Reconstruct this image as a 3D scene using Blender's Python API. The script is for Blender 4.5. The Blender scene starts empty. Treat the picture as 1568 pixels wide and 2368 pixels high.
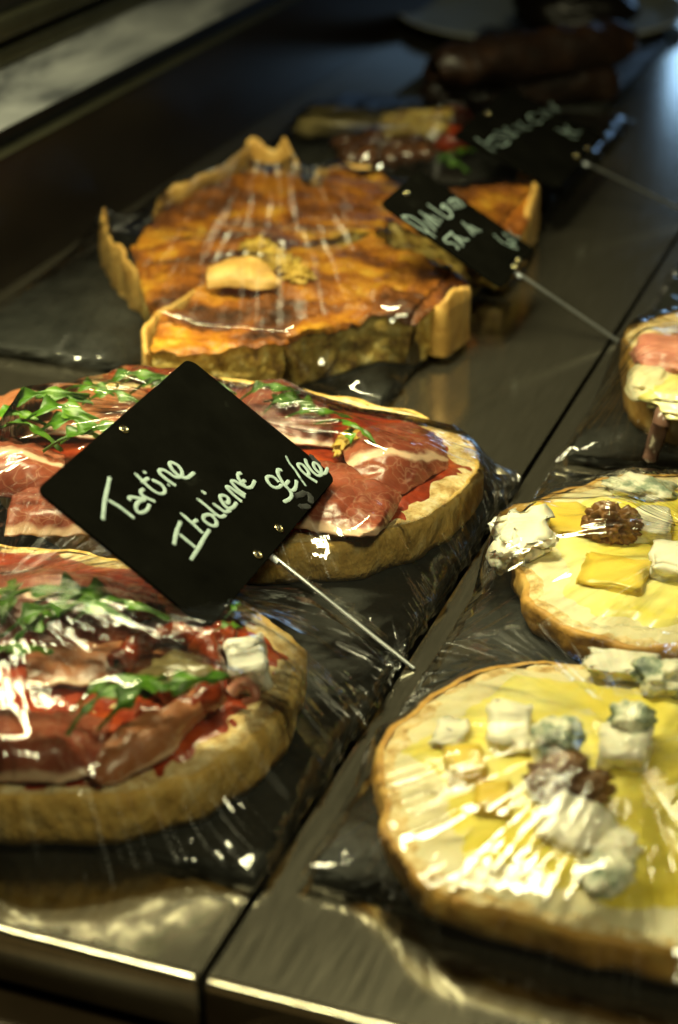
import bpy, bmesh, math, random
import numpy as np
from mathutils import Vector, Matrix, noise as mn
from mathutils.bvhtree import BVHTree

# ------------------------------------------------------------------ camera
S = 0.45                      # camera height above the counter, metres
F = 4250.0                    # focal length in units of a 1568 x 2368 picture
v1 = np.array([1781., 2194., -F]); YA = v1/np.linalg.norm(v1)
a_ = np.array([-554., -1027., -F]); b_ = np.array([-454., -1052.4, -F])
XA = np.cross(np.cross(a_, b_), YA); XA /= np.linalg.norm(XA)
if XA[0] < 0: XA = -XA
ZA = np.cross(XA, YA)
MC = np.array([XA, YA, ZA])   # camera -> world rotation
CAM = np.array([0., 0., S])

def ray(px, py): return MC @ np.array([px-784., -(py-1184.), -F])
def P(px, py, z=0.0):
    d = ray(px, py); q = CAM + d*((z-S)/d[2]); return Vector(q)

sc = bpy.context.scene
col = sc.collection
cd = bpy.data.cameras.new('camera'); cam = bpy.data.objects.new('camera', cd); col.objects.link(cam)
cd.sensor_fit = 'HORIZONTAL'; cd.sensor_width = 15.6; cd.lens = 15.6*F/1568.
m4 = Matrix([list(MC[i]) + [CAM[i]] for i in range(3)] + [[0, 0, 0, 1]])
cam.matrix_world = m4
cd.clip_start = 0.02; cd.clip_end = 60
cd.dof.use_dof = True; cd.dof.focus_distance = 0.905; cd.dof.aperture_fstop = 3.8; cd.dof.aperture_blades = 0
sc.camera = cam

# ------------------------------------------------------------------ light
w = bpy.data.worlds.new('World'); sc.world = w; w.use_nodes = True
bg = w.node_tree.nodes['Background']; bg.inputs[0].default_value = (1.0, .92, .58, 1); bg.inputs[1].default_value = 0.014

def area(name, loc, target, sx, sy, power, colr, spread=180):
    l = bpy.data.lights.new(name, 'AREA'); l.shape = 'RECTANGLE'; l.size = sx; l.size_y = sy; l.energy = power; l.color = colr; l.spread = math.radians(spread)
    o = bpy.data.objects.new(name, l); col.objects.link(o); o.location = loc
    o.rotation_euler = (Vector(target)-Vector(loc)).to_track_quat('-Z', 'Y').to_euler()
    return o
WARM = (1.0, .93, .52)
area('case_lamp', (-.66, .74, .86), (-.54, .76, 0), .06, .66, 6.2, WARM, 100)
area('case_lamp_front', (-.34, .95, .86), (-.33, .98, 0), .05, .32, 2.2, WARM, 100)
area('front_fill', (.45, -.15, 1.5), (-.3, .7, 0), .30, .30, 4.6, WARM, 120)  # added fill from above and behind the camera, brightens the front faces
area('window_light', (-.37, 2.86, .215), (-.23, 1.7, 0), .30, .15, .13, (.35, .62, 1.0), 90)

sc.view_settings.view_transform = 'Standard'; sc.view_settings.look = 'None'
sc.view_settings.exposure = 0.0; sc.view_settings.gamma = 1.0; sc.view_settings.use_curve_mapping = False
sc.cycles.transparent_max_bounces = 16; sc.cycles.max_bounces = 8
sc.cycles.use_denoising = True; sc.cycles.sample_clamp_indirect = 4.0
sc.cycles.caustics_reflective = False; sc.cycles.caustics_refractive = False

# ------------------------------------------------------------------ helpers
rnd = random.Random(7)
def nz(v, s=1.0, seed=0.0): return mn.noise(Vector((v[0]*s+seed*7.31, v[1]*s-seed*3.7, v[2]*s+seed*1.9)))
def fb(v, s=1.0, seed=0.0, o=4): return mn.fractal(Vector((v[0]*s+seed*7.31, v[1]*s-seed*3.7, v[2]*s+seed*1.9)), 1.0, 2.0, o)

def mat(name, stops, scale=40, rough=.5, bump=0.0, bscale=None, bdist=.001, metallic=0, spec=.5, sss=0, sssr=(.01, .005, .002),
        detail=6, stretch=(1, 1, 1), rough2=None, coat=0, distortion=0.0):
    m = bpy.data.materials.new(name); m.use_nodes = True; nt = m.node_tree; n = nt.nodes; L = nt.links
    b = n['Principled BSDF']
    tc = n.new('ShaderNodeTexCoord'); mp = n.new('ShaderNodeMapping'); mp.inputs['Scale'].default_value = stretch
    L.new(tc.outputs['Object'], mp.inputs['Vector'])
    no = n.new('ShaderNodeTexNoise'); no.inputs['Scale'].default_value = scale; no.inputs['Detail'].default_value = detail
    no.inputs['Distortion'].default_value = distortion
    no.inputs['Roughness'].default_value = .62
    L.new(mp.outputs[0], no.inputs['Vector'])
    cr = n.new('ShaderNodeValToRGB'); e = cr.color_ramp.elements
    while len(e) < len(stops): e.new(.5)
    for i, (p, c) in enumerate(stops): e[i].position = p; e[i].color = (*c, 1)
    L.new(no.outputs['Fac'], cr.inputs['Fac']); L.new(cr.outputs['Color'], b.inputs['Base Color'])
    b.inputs['Roughness'].default_value = rough; b.inputs['Metallic'].default_value = metallic
    b.inputs['Specular IOR Level'].default_value = spec
    b.inputs['Coat Weight'].default_value = coat; b.inputs['Coat Roughness'].default_value = .12
    if sss:
        b.inputs['Subsurface Weight'].default_value = sss; b.inputs['Subsurface Radius'].default_value = sssr; b.inputs['Subsurface Scale'].default_value = .35
    if rough2 is not None:
        mr = n.new('ShaderNodeMapRange'); mr.inputs['From Min'].default_value = .3; mr.inputs['From Max'].default_value = .7
        mr.inputs['To Min'].default_value = rough; mr.inputs['To Max'].default_value = rough2
        L.new(no.outputs['Fac'], mr.inputs['Value']); L.new(mr.outputs[0], b.inputs['Roughness'])
    if bump:
        nb = n.new('ShaderNodeTexNoise'); nb.inputs['Scale'].default_value = bscale or scale*3; nb.inputs['Detail'].default_value = 8
        L.new(mp.outputs[0], nb.inputs['Vector'])
        bp = n.new('ShaderNodeBump'); bp.inputs['Strength'].default_value = bump; bp.inputs['Distance'].default_value = bdist
        L.new(nb.outputs['Fac'], bp.inputs['Height']); L.new(bp.outputs[0], b.inputs['Normal'])
    return m

def setp(o, label=None, cat=None, group=None, kind=None):
    for k, v in (('label', label), ('category', cat), ('group', group), ('kind', kind)):
        if v: o[k] = v
    return o

def thing(name, loc, label, cat, group=None):
    o = bpy.data.objects.new(name, None); col.objects.link(o); o.location = loc; o.empty_display_size = .01
    return setp(o, label, cat, group)

def link(o, parent):
    col.objects.link(o)
    if parent is not None:
        root = Vector((0, 0, 0)); p = parent
        o.parent = parent
        if parent.type == 'EMPTY': o.matrix_parent_inverse = Matrix.Translation(-Vector(parent.location))
    return o

def obj(name, verts, faces, m, parent=None, smooth=True, uvs=None):
    me = bpy.data.meshes.new(name); me.from_pydata([tuple(v) for v in verts], [], faces); me.validate(); me.update()
    me.materials.append(m)
    if smooth:
        for p in me.polygons: p.use_smooth = True
    if uvs is not None:
        ul = me.uv_layers.new(name='UVMap')
        for lp in me.loops: ul.data[lp.index].uv = uvs[lp.vertex_index]
    o = bpy.data.objects.new(name, me)
    return link(o, parent)

def box(name, lo, hi, m, parent=None, bev=0.0, seg=3, matrix=None):
    bm = bmesh.new(); bmesh.ops.create_cube(bm, size=1)
    for v in bm.verts: v.co = Vector([lo[i] + (v.co[i]+.5)*(hi[i]-lo[i]) for i in range(3)])
    if bev: bmesh.ops.bevel(bm, geom=bm.edges[:], offset=bev, segments=seg, affect='EDGES', profile=.5)
    if matrix is not None: bm.transform(matrix)
    me = bpy.data.meshes.new(name); bm.to_mesh(me); bm.free(); me.materials.append(m)
    for p in me.polygons: p.use_smooth = bool(bev)
    return link(bpy.data.objects.new(name, me), parent)

def catmull(pts, n=8, closed=False):
    pts = [Vector(p) for p in pts]; out = []; N = len(pts)
    rng = range(N) if closed else range(N-1)
    for i in rng:
        if closed: p0, p1, p2, p3 = pts[(i-1) % N], pts[i], pts[(i+1) % N], pts[(i+2) % N]
        else: p0, p1, p2, p3 = pts[max(i-1, 0)], pts[i], pts[i+1], pts[min(i+2, N-1)]
        for k in range(n):
            t = k/n; t2 = t*t; t3 = t2*t
            out.append(.5*((2*p1)+(p2-p0)*t+(2*p0-5*p1+4*p2-p3)*t2+(-p0+3*p1-3*p2+p3)*t3))
    if not closed: out.append(pts[-1])
    return out

def tube(pts, rad, sides=8, up=None, flat=1.0, cap=True):
    """tube along pts; rad = number or function(t); flat squashes along the up direction"""
    V = []; Fc = []; n = len(pts)
    up = Vector(up) if up is not None else Vector((0, 0, 1))
    for i, p in enumerate(pts):
        t = (pts[min(i+1, n-1)]-pts[max(i-1, 0)])
        if t.length < 1e-9: t = Vector((1, 0, 0))
        t.normalize(); s = t.cross(up)
        if s.length < 1e-5: s = t.cross(Vector((1, 0, 0)))
        s.normalize(); u = s.cross(t)
        r = rad(i/(n-1)) if callable(rad) else rad
        for k in range(sides):
            a = 2*math.pi*k/sides
            V.append(p + s*(math.cos(a)*r) + u*(math.sin(a)*r*flat))
    for i in range(n-1):
        for k in range(sides):
            Fc.append((i*sides+k, i*sides+(k+1) % sides, (i+1)*sides+(k+1) % sides, (i+1)*sides+k))
    if cap:
        for idx, sgn in ((0, -1), (n-1, 1)):
            t = (pts[1]-pts[0]) if idx == 0 else (pts[-1]-pts[-2])
            t = t.normalized(); r = (rad(idx/(n-1)) if callable(rad) else rad)
            c = len(V); V.append(pts[idx] + t*sgn*r*.8)
            for k in range(sides): Fc.append((idx*sides+k, idx*sides+(k+1) % sides, c))
    return V, Fc

def blob(name, c, rad, m, parent, amp=.2, fs=2.0, seed=0, sub=4, rot=0, tilt=0, ridged=False):
    bm = bmesh.new(); bmesh.ops.create_icosphere(bm, subdivisions=sub, radius=1)
    R = Matrix.Rotation(rot, 3, 'Z') @ Matrix.Rotation(tilt, 3, 'X')
    for v in bm.verts:
        d = v.co.normalized(); f = fb(d, fs, seed)
        if ridged: f = .5-abs(f)*1.6
        q = d*(1+amp*f)
        v.co = R @ Vector((q.x*rad[0], q.y*rad[1], q.z*rad[2])) + Vector(c)
    me = bpy.data.meshes.new(name); bm.to_mesh(me); bm.free(); me.materials.append(m)
    for p in me.polygons: p.use_smooth = True
    return link(bpy.data.objects.new(name, me), parent)

def chunk(name, c, size, m, parent, rot=0, tilt=(0, 0), seed=0, rough=.08, skew=0.0, fs=90):
    """a hand-broken or cut piece of cheese: bevelled block with uneven faces"""
    bm = bmesh.new(); bmesh.ops.create_cube(bm, size=1)
    bmesh.ops.bevel(bm, geom=bm.edges[:], offset=.05, segments=2, affect='EDGES')
    bmesh.ops.subdivide_edges(bm, edges=[e for e in bm.edges if e.calc_length() > .3], cuts=5, use_grid_fill=True)
    R = Matrix.Rotation(rot, 3, 'Z') @ Matrix.Rotation(tilt[0], 3, 'X') @ Matrix.Rotation(tilt[1], 3, 'Y')
    for v in bm.verts:
        q = v.co.copy()
        q.x *= 1 + skew*q.y; q += Vector((fb(v.co, 2.3, seed), fb(v.co, 2.3, seed+5), fb(v.co, 2.3, seed+9)))*rough
        v.co = R @ Vector((q.x*size[0], q.y*size[1], q.z*size[2])) + Vector(c)
    me = bpy.data.meshes.new(name); bm.to_mesh(me); bm.free(); me.materials.append(m)
    for p in me.polygons: p.use_smooth = True
    return link(bpy.data.objects.new(name, me), parent)

def sheet(name, rows, m, parent, nu=10, nv=10, thick=.0009, ripple=.0015, seed=0, rs=120):
    """a draped slice: rows of control points (px, py, z)"""
    R = [catmull([P(*q) for q in r], nu) for r in rows]
    ncol = len(R[0]); C = [catmull([R[i][j] for i in range(len(R))], nv) for j in range(ncol)]
    nr = len(C[0]); V = []; U = []
    for i in range(nr):
        for j in range(ncol):
            p = C[j][i]; e = Vector((0, 0, fb(p, rs, seed)*ripple + fb(p, rs*.35, seed+3)*ripple*1.6))
            V.append(p+e); U.append((j/(ncol-1), i/(nr-1)))
    Fc = [(i*ncol+j, i*ncol+j+1, (i+1)*ncol+j+1, (i+1)*ncol+j) for i in range(nr-1) for j in range(ncol-1)]
    o = obj(name, V, Fc, m, parent, True, U)
    md = o.modifiers.new('thickness', 'SOLIDIFY'); md.thickness = thick; md.offset = 0
    return o

# ------------------------------------------------------------------ materials
M = {}
M['steel'] = mat('brushed steel', [(.35, (.40, .37, .28)), (.65, (.47, .43, .33))], 60, .13, .04, 200, .0002, .95, stretch=(9, .5, 1), rough2=.19)
M['edge'] = mat('highlit steel lip', [(.3, (.62, .57, .44)), (.7, (.75, .7, .55))], 80, .2, .1, 200, .0003, 1.0, stretch=(1, 6, 1))  # paler than the tray steel: the lip's highlight is put into the colour
M['greyplate'] = mat('grey rail plate', [(.36, (.07, .075, .085)), (.5, (.20, .21, .22)), (.66, (.30, .31, .32))], 16, .45, .05, 60, .0005, .2, detail=4, distortion=1.0, stretch=(1, .35, 3))  # dark and pale streaks in the colour stand in for reflections
M['rail'] = mat('olive anodised rail', [(.3, (.10, .10, .06)), (.7, (.14, .14, .09))], 30, .3, .05, 100, .0004, .8)
M['black'] = mat('black plastic', [(.3, (.006, .006, .005)), (.7, (.010, .010, .009))], 30, .5, .05, 100)
M['gloss'] = mat('black glossy panel', [(.3, (.008, .006, .005)), (.7, (.016, .012, .009))], 8, .3, .03, 30, .001, 0, .3)
M['brown'] = mat('brown front panel', [(.3, (.045, .030, .016)), (.7, (.065, .045, .025))], 20, .42, .05, 90)
M['slate'] = mat('dark slate', [(.3, (.008, .009, .008)), (.7, (.024, .025, .022))], 45, .45, .7, 70, .0022, 0, .3, rough2=.65)
M['crust'] = mat('bread crust', [(.25, (.44, .23, .04)), (.5, (.72, .46, .12)), (.75, (.80, .62, .30))], 120, .75, .9, 160, .004, sss=.1, stretch=(1, 1, .6), detail=9)
M['crustdark'] = mat('dark bread crust', [(.25, (.28, .12, .016)), (.5, (.54, .29, .055)), (.75, (.72, .48, .14))], 60, .6, .5, 150, .0022)
M['crumb'] = mat('bread crumb', [(.34, (.46, .27, .08)), (.48, (.72, .52, .23)), (.62, (.84, .70, .42)), (.75, (.88, .78, .54))], 130, .8, 1.0, 190, .004, sss=.1)
M['sauce'] = mat('tomato sauce', [(.3, (.14, .012, .003)), (.5, (.30, .030, .005)), (.72, (.48, .075, .008))], 60, .30, .6, 130, .002, spec=.55, coat=.35)
M['leaf'] = mat('rocket leaf', [(.3, (.025, .085, .004)), (.6, (.075, .20, .008)), (.8, (.17, .32, .02))], 60, .4, .4, 160, .001, spec=.5)
M['stem'] = mat('pale green stem', [(.3, (.18, .36, .06)), (.7, (.30, .48, .12))], 60, .4)
M['mozz'] = mat('mozzarella', [(.3, (.86, .84, .74)), (.7, (.90, .88, .80))], 30, .38, .1, 60, .001, sss=.3, sssr=(.01, .008, .006))
M['dried'] = mat('dried tomato', [(.3, (.07, .009, .003)), (.55, (.24, .03, .006)), (.75, (.40, .085, .010))], 90, .25, .8, 160, .002, coat=.5)
M['artichoke'] = mat('artichoke', [(.3, (.13, .10, .035)), (.7, (.28, .22, .09))], 60, .35, .6, 140, .002, coat=.3)
M['quichetop'] = mat('browned quiche top', [(.34, (.030, .009, .002)), (.43, (.12, .034, .003)), (.51, (.27, .082, .004)), (.59, (.44, .18, .008)), (.70, (.64, .40, .045))], 20, .5, 1.0, 75, .005, spec=.4, detail=10, coat=.06, distortion=.5)
M['custard'] = mat('quiche filling', [(.34, (.17, .09, .02)), (.45, (.42, .26, .05)), (.55, (.62, .45, .11)), (.68, (.74, .62, .28))], 110, .5, 1.0, 130, .005, sss=.1)
M['pastry'] = mat('baked pastry', [(.3, (.34, .17, .03)), (.55, (.58, .35, .09)), (.75, (.70, .50, .19))], 55, .55, .5, 110, .002, sss=.1)
M['egg'] = mat('egg crumble', [(.3, (.42, .24, .02)), (.7, (.68, .48, .09))], 110, .5, .8, 150, .002)
M['spread'] = mat('melted cheese', [(.30, (.80, .76, .46)), (.42, (.79, .72, .27)), (.54, (.76, .64, .11)), (.72, (.72, .55, .03))], 12, .3, .35, 60, .002, spec=.5, sss=.2, detail=3, coat=.3)
M['cream'] = mat('cream cheese', [(.3, (.62, .53, .28)), (.7, (.78, .71, .47))], 60, .5, .5, 110, .002, sss=.2)
M['cheddar'] = mat('yellow cheese', [(.3, (.66, .45, .035)), (.7, (.76, .57, .09))], 25, .35, .15, 90, .001, sss=.25)
M['brie'] = mat('white cheese', [(.3, (.80, .75, .58)), (.7, (.88, .84, .70))], 45, .45, .2, 110, .0015, sss=.25)
M['blue'] = mat('blue veined cheese', [(.33, (.03, .06, .045)), (.45, (.30, .36, .26)), (.54, (.72, .70, .55)), (.75, (.82, .79, .66))], 75, .45, .7, 130, .002, sss=.15)
M['walnut'] = mat('walnut', [(.3, (.06, .022, .005)), (.55, (.20, .085, .018)), (.8, (.36, .19, .05))], 90, .42, .6, 170, .0015, coat=.2)
M['pinkham'] = mat('cooked ham', [(.3, (.42, .12, .08)), (.55, (.58, .23, .16)), (.75, (.74, .42, .32))], 45, .38, .4, 120, .0015, sss=.2, stretch=(1, 3, 1))
M['sausage'] = mat('dark brown loaf', [(.3, (.006, .003, .002)), (.55, (.018, .007, .003)), (.8, (.06, .025, .008))], 30, .45, .6, 90, .003, coat=.15)
M['brownstick'] = mat('shiny brown strip', [(.3, (.10, .05, .035)), (.7, (.20, .11, .08))], 60, .25, .3, 120)
M['dates'] = mat('glossy brown fruit', [(.3, (.03, .010, .004)), (.7, (.13, .05, .018))], 60, .16, .5, 110, .002, coat=.6)
M['redtom'] = mat('red tomato', [(.3, (.20, .014, .003)), (.7, (.40, .05, .006))], 40, .2, .2, 90, coat=.5)
M['sign'] = mat('black chalkboard card', [(.3, (.0025, .0025, .002)), (.64, (.004, .004, .0032)), (.80, (.014, .015, .012))], 40, .20, .05, 300, .0002, spec=0.0, rough2=.27)
M['chalk'] = mat('pale chalk ink', [(.3, (.22, .30, .29)), (.7, (.32, .41, .40))], 350, .8, .2, 900, .0003)
M['chalkthin'] = mat('worn chalk ink', [(.32, (.05, .07, .07)), (.5, (.24, .33, .32)), (.7, (.38, .48, .47))], 420, .8, .2, 900, .0003)
M['smear'] = mat('smeared chalk', [(.40, (.004, .004, .004)), (.58, (.012, .015, .014)), (.75, (.045, .055, .05))], 300, .8)
M['brass'] = mat('brass eyelet', [(.3, (.55, .47, .26)), (.7, (.70, .62, .38))], 80, .2, 0, None, .001, 1.0)
M['pin'] = mat('grey steel rod', [(.3, (.36, .38, .38)), (.7, (.46, .48, .48))], 80, .28, 0, None, .001, .9)
M['cap'] = mat('pale rod cap', [(.3, (.45, .50, .56)), (.7, (.6, .64, .7))], 60, .4)
M['paper'] = mat('grey paper', [(.3, (.20, .22, .19)), (.7, (.30, .32, .28))], 20, .45, .2, 60, .001)
M['rim'] = mat('pale rim', [(.3, (.50, .50, .42)), (.7, (.66, .66, .56))], 40, .4)
M['orange'] = mat('orange bread', [(.3, (.26, .10, .03)), (.7, (.42, .2, .07))], 40, .5, .3)

def ham_material(name, lean1, lean2, fat_at, fat_w):
    m = bpy.data.materials.new(name); m.use_nodes = True; nt = m.node_tree; n = nt.nodes; L = nt.links; b = n['Principled BSDF']
    uv = n.new('ShaderNodeUVMap'); tc = n.new('ShaderNodeTexCoord')
    no = n.new('ShaderNodeTexNoise'); no.inputs['Scale'].default_value = 38; no.inputs['Detail'].default_value = 5; L.new(tc.outputs['Object'], no.inputs['Vector'])
    cr = n.new('ShaderNodeValToRGB'); cr.color_ramp.elements[0].position = .34; cr.color_ramp.elements[0].color = (*lean1, 1)
    cr.color_ramp.elements[1].position = .68; cr.color_ramp.elements[1].color = (*lean2, 1); L.new(no.outputs['Fac'], cr.inputs['Fac'])
    # fat band across v, with a wandering edge
    sp = n.new('ShaderNodeSeparateXYZ'); L.new(uv.outputs[0], sp.inputs[0])
    wob = n.new('ShaderNodeMath'); wob.operation = 'MULTIPLY_ADD'; wob.inputs[1].default_value = .34; L.new(no.outputs['Fac'], wob.inputs[0]); L.new(sp.outputs['Y'], wob.inputs[2])
    sb = n.new('ShaderNodeMath'); sb.operation = 'SUBTRACT'; L.new(wob.outputs[0], sb.inputs[0]); sb.inputs[1].default_value = fat_at+.17
    ab = n.new('ShaderNodeMath'); ab.operation = 'ABSOLUTE'; L.new(sb.outputs[0], ab.inputs[0])
    mr = n.new('ShaderNodeMapRange'); mr.inputs['From Min'].default_value = fat_w*.6; mr.inputs['From Max'].default_value = fat_w*1.4; mr.inputs['To Min'].default_value = 1; mr.inputs['To Max'].default_value = 0
    L.new(ab.outputs[0], mr.inputs['Value'])
    # marbling veins
    vo = n.new('ShaderNodeTexVoronoi'); vo.feature = 'DISTANCE_TO_EDGE'; vo.inputs['Scale'].default_value = 95
    wv = n.new('ShaderNodeTexNoise'); wv.inputs['Scale'].default_value = 60; L.new(tc.outputs['Object'], wv.inputs['Vector'])
    mx0 = n.new('ShaderNodeMix'); mx0.data_type = 'VECTOR'; mx0.inputs['Factor'].default_value = .035
    L.new(tc.outputs['Object'], mx0.inputs[4]); L.new(wv.outputs['Color'], mx0.inputs[5]); L.new(mx0.outputs[1], vo.inputs['Vector'])
    vr = n.new('ShaderNodeMapRange'); vr.inputs['From Min'].default_value = 0; vr.inputs['From Max'].default_value = .06; vr.inputs['To Min'].default_value = .38; vr.inputs['To Max'].default_value = 0
    L.new(vo.outputs['Distance'], vr.inputs['Value'])
    vm = n.new('ShaderNodeMath'); vm.operation = 'MULTIPLY'; L.new(vr.outputs[0], vm.inputs[0]); L.new(wv.outputs['Fac'], vm.inputs[1])
    mxm = n.new('ShaderNodeMath'); mxm.operation = 'MAXIMUM'; L.new(mr.outputs[0], mxm.inputs[0]); L.new(vm.outputs[0], mxm.inputs[1])
    mx = n.new('ShaderNodeMix'); mx.data_type = 'RGBA'; L.new(mxm.outputs[0], mx.inputs['Factor']); L.new(cr.outputs[0], mx.inputs[6]); mx.inputs[7].default_value = (.70, .48, .33, 1)
    L.new(mx.outputs[2], b.inputs['Base Color'])
    b.inputs['Roughness'].default_value = .33; b.inputs['Coat Weight'].default_value = .08; b.inputs['Coat Roughness'].default_value = .2
    b.inputs['Subsurface Weight'].default_value = .15; b.inputs['Subsurface Radius'].default_value = (.01, .003, .002); b.inputs['Subsurface Scale'].default_value = .3
    bp = n.new('ShaderNodeBump'); bp.inputs['Strength'].default_value = .35; bp.inputs['Distance'].default_value = .0012
    nb = n.new('ShaderNodeTexNoise'); nb.inputs['Scale'].default_value = 130; nb.inputs['Detail'].default_value = 6; L.new(tc.outputs['Object'], nb.inputs['Vector'])
    L.new(nb.outputs['Fac'], bp.inputs['Height']); L.new(bp.outputs[0], b.inputs['Normal'])
    return m
M['ham'] = ham_material('cured ham', (.15, .026, .012), (.33, .085, .042), .93, .09)
M['hammid'] = ham_material('cured ham with a fat seam', (.15, .026, .012), (.33, .085, .042), .40, .05)
M['hampale'] = ham_material('pale cured ham', (.27, .085, .032), (.42, .16, .065), .98, .05)

ANI = 0.0
def film_material(name, su, sv, strength, seed=0.0, und=1.6, streak=.85, haze=.004, base=.0):
    m = bpy.data.materials.new(name); m.use_nodes = True; nt = m.node_tree; n = nt.nodes; L = nt.links
    for x in list(n): n.remove(x)
    out = n.new('ShaderNodeOutputMaterial'); uv = n.new('ShaderNodeUVMap')
    mp = n.new('ShaderNodeMapping'); mp.inputs['Scale'].default_value = (su, sv, 1); mp.inputs['Location'].default_value = (seed, seed*1.7, 0)
    L.new(uv.outputs[0], mp.inputs['Vector'])
    tc = n.new('ShaderNodeTexCoord')
    n1 = n.new('ShaderNodeTexNoise'); n1.inputs['Scale'].default_value = 1.0; n1.inputs['Detail'].default_value = 2; n1.inputs['Distortion'].default_value = .04; L.new(mp.outputs[0], n1.inputs['Vector'])
    # wrinkles come in patches
    n3 = n.new('ShaderNodeTexNoise'); n3.inputs['Scale'].default_value = 22; n3.inputs['Detail'].default_value = 2; L.new(tc.outputs['Object'], n3.inputs['Vector'])
    ms = n.new('ShaderNodeMapRange'); ms.inputs['From Min'].default_value = .42; ms.inputs['From Max'].default_value = .66; ms.inputs['To Min'].default_value = .12; L.new(n3.outputs['Fac'], ms.inputs['Value'])
    m1 = n.new('ShaderNodeMath'); m1.operation = 'MULTIPLY'; L.new(n1.outputs['Fac'], m1.inputs[0]); L.new(ms.outputs[0], m1.inputs[1])
    n2 = n.new('ShaderNodeTexNoise'); n2.inputs['Scale'].default_value = 18; n2.inputs['Detail'].default_value = 1.5
    mp2 = n.new('ShaderNodeMapping'); mp2.inputs['Scale'].default_value = (.35, 1.6, 1); mp2.inputs['Rotation'].default_value = (0, 0, .25)
    L.new(tc.outputs['Object'], mp2.inputs[0]); L.new(mp2.outputs[0], n2.inputs['Vector'])
    ad = n.new('ShaderNodeMath'); ad.operation = 'MULTIPLY_ADD'; ad.inputs[1].default_value = und; L.new(n2.outputs['Fac'], ad.inputs[0]); L.new(m1.outputs[0], ad.inputs[2])
    bp = n.new('ShaderNodeBump'); bp.inputs['Strength'].default_value = strength; bp.inputs['Distance'].default_value = .003; L.new(ad.outputs[0], bp.inputs['Height'])
    fr = n.new('ShaderNodeFresnel'); fr.inputs['IOR'].default_value = 1.5; L.new(bp.outputs[0], fr.inputs['Normal'])
    fm = n.new('ShaderNodeMath'); fm.operation = 'MULTIPLY_ADD'; fm.use_clamp = True; fm.inputs[1].default_value = 1.6; fm.inputs[2].default_value = base; L.new(fr.outputs[0], fm.inputs[0])
    gl0 = n.new('ShaderNodeBsdfGlossy'); gl0.inputs['Roughness'].default_value = .06; L.new(bp.outputs[0], gl0.inputs['Normal'])
    ga = n.new('ShaderNodeBsdfGlossy'); ga.inputs['Roughness'].default_value = .34; ga.inputs['Anisotropy'].default_value = .92; ga.inputs['Rotation'].default_value = ANI; L.new(bp.outputs[0], ga.inputs['Normal'])
    tg = n.new('ShaderNodeTangent'); tg.direction_type = 'UV_MAP'; tg.uv_map = 'UVMap'; L.new(tg.outputs[0], ga.inputs['Tangent'])
    mp3 = n.new('ShaderNodeMapping'); mp3.inputs['Scale'].default_value = (su*2.6, sv*.7, 1); mp3.inputs['Location'].default_value = (seed*3, seed, 0); L.new(uv.outputs[0], mp3.inputs['Vector'])
    n4 = n.new('ShaderNodeTexNoise'); n4.inputs['Scale'].default_value = 1; n4.inputs['Detail'].default_value = 3; n4.inputs['Roughness'].default_value = .7; L.new(mp3.outputs[0], n4.inputs['Vector'])
    s4 = n.new('ShaderNodeMapRange'); s4.inputs['From Min'].default_value = .53; s4.inputs['From Max'].default_value = .68; s4.inputs['To Min'].default_value = .0; s4.inputs['To Max'].default_value = streak; L.new(n4.outputs['Fac'], s4.inputs['Value'])
    gl = n.new('ShaderNodeMixShader'); L.new(s4.outputs[0], gl.inputs[0]); L.new(gl0.outputs[0], gl.inputs[1]); L.new(ga.outputs[0], gl.inputs[2])
    tr = n.new('ShaderNodeBsdfTransparent'); tr.inputs[0].default_value = (.97, .97, .95, 1)
    df = n.new('ShaderNodeBsdfDiffuse'); df.inputs[0].default_value = (.8, .8, .75, 1)
    mxh = n.new('ShaderNodeMixShader'); mxh.inputs[0].default_value = haze; L.new(tr.outputs[0], mxh.inputs[1]); L.new(df.outputs[0], mxh.inputs[2])
    mx = n.new('ShaderNodeMixShader'); L.new(fm.outputs[0], mx.inputs[0]); L.new(mxh.outputs[0], mx.inputs[1]); L.new(gl.outputs[0], mx.inputs[2])
    L.new(mx.outputs[0], out.inputs['Surface'])
    return m
M['film'] = film_material('cling film', 150, 1.3, .9, 0.0, 2.8)
M['film2'] = film_material('cling film loose', 140, 1.1, .65, 3.3, 1.6, .45)
M['film3'] = film_material('cling film tight', 170, .8, 1.0, 9.1, 1.6, .40)

# ------------------------------------------------------------------ the setting
SX = -.2285
FY = .4595
YB = 2.9
def tray(name, x0, x1, m):
    # sheet-metal top with a rolled front lip that turns down
    prof = [(YB, 0.0)] + [(FY+.004, 0.0)] + [(FY+.004-.004*math.sin(a), -.004+.004*math.cos(a)) for a in [k*math.pi/12 for k in range(1, 7)]] + [(FY, -.024), (FY+.0015, -.024), (FY+.0015, -.006), (FY+.006, -.0016), (YB, -.0016)]
    V = []; n = len(prof)
    for x in (x0, x1):
        for (y, z) in prof: V.append((x, y, z))
    Fc = [(k, (k+1) % n, n+(k+1) % n, n+k) for k in range(n)] + [tuple(range(n-1, -1, -1)), tuple(range(n, 2*n))]
    o = obj(name, V, Fc, m, None, False)
    for i, p in enumerate(o.data.polygons):
        if 1 <= i <= 8: p.use_smooth = True
    return setp(o, kind='structure')
tray('counter_left', -.6545, SX-.0016, M['steel'])
tray('counter_right', SX+.0016, .40, M['steel'])
setp(box('lip_left', (-.6545, FY-.0006, -.0042), (SX-.0022, FY+.0030, .0007), M['edge'], None, .0012), kind='structure')
setp(box('lip_right', (SX+.0022, FY-.0006, -.0042), (.40, FY+.0030, .0007), M['edge'], None, .0012), kind='structure')
setp(box('counter_base', (-.74, FY+.012, -.30), (.42, YB+.1, -.026), M['black']), kind='structure')
setp(box('front_panel', (-.74, FY-.040, -.30), (.42, FY+.009, -.034), M['brown'], None, .002), kind='structure')
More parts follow.
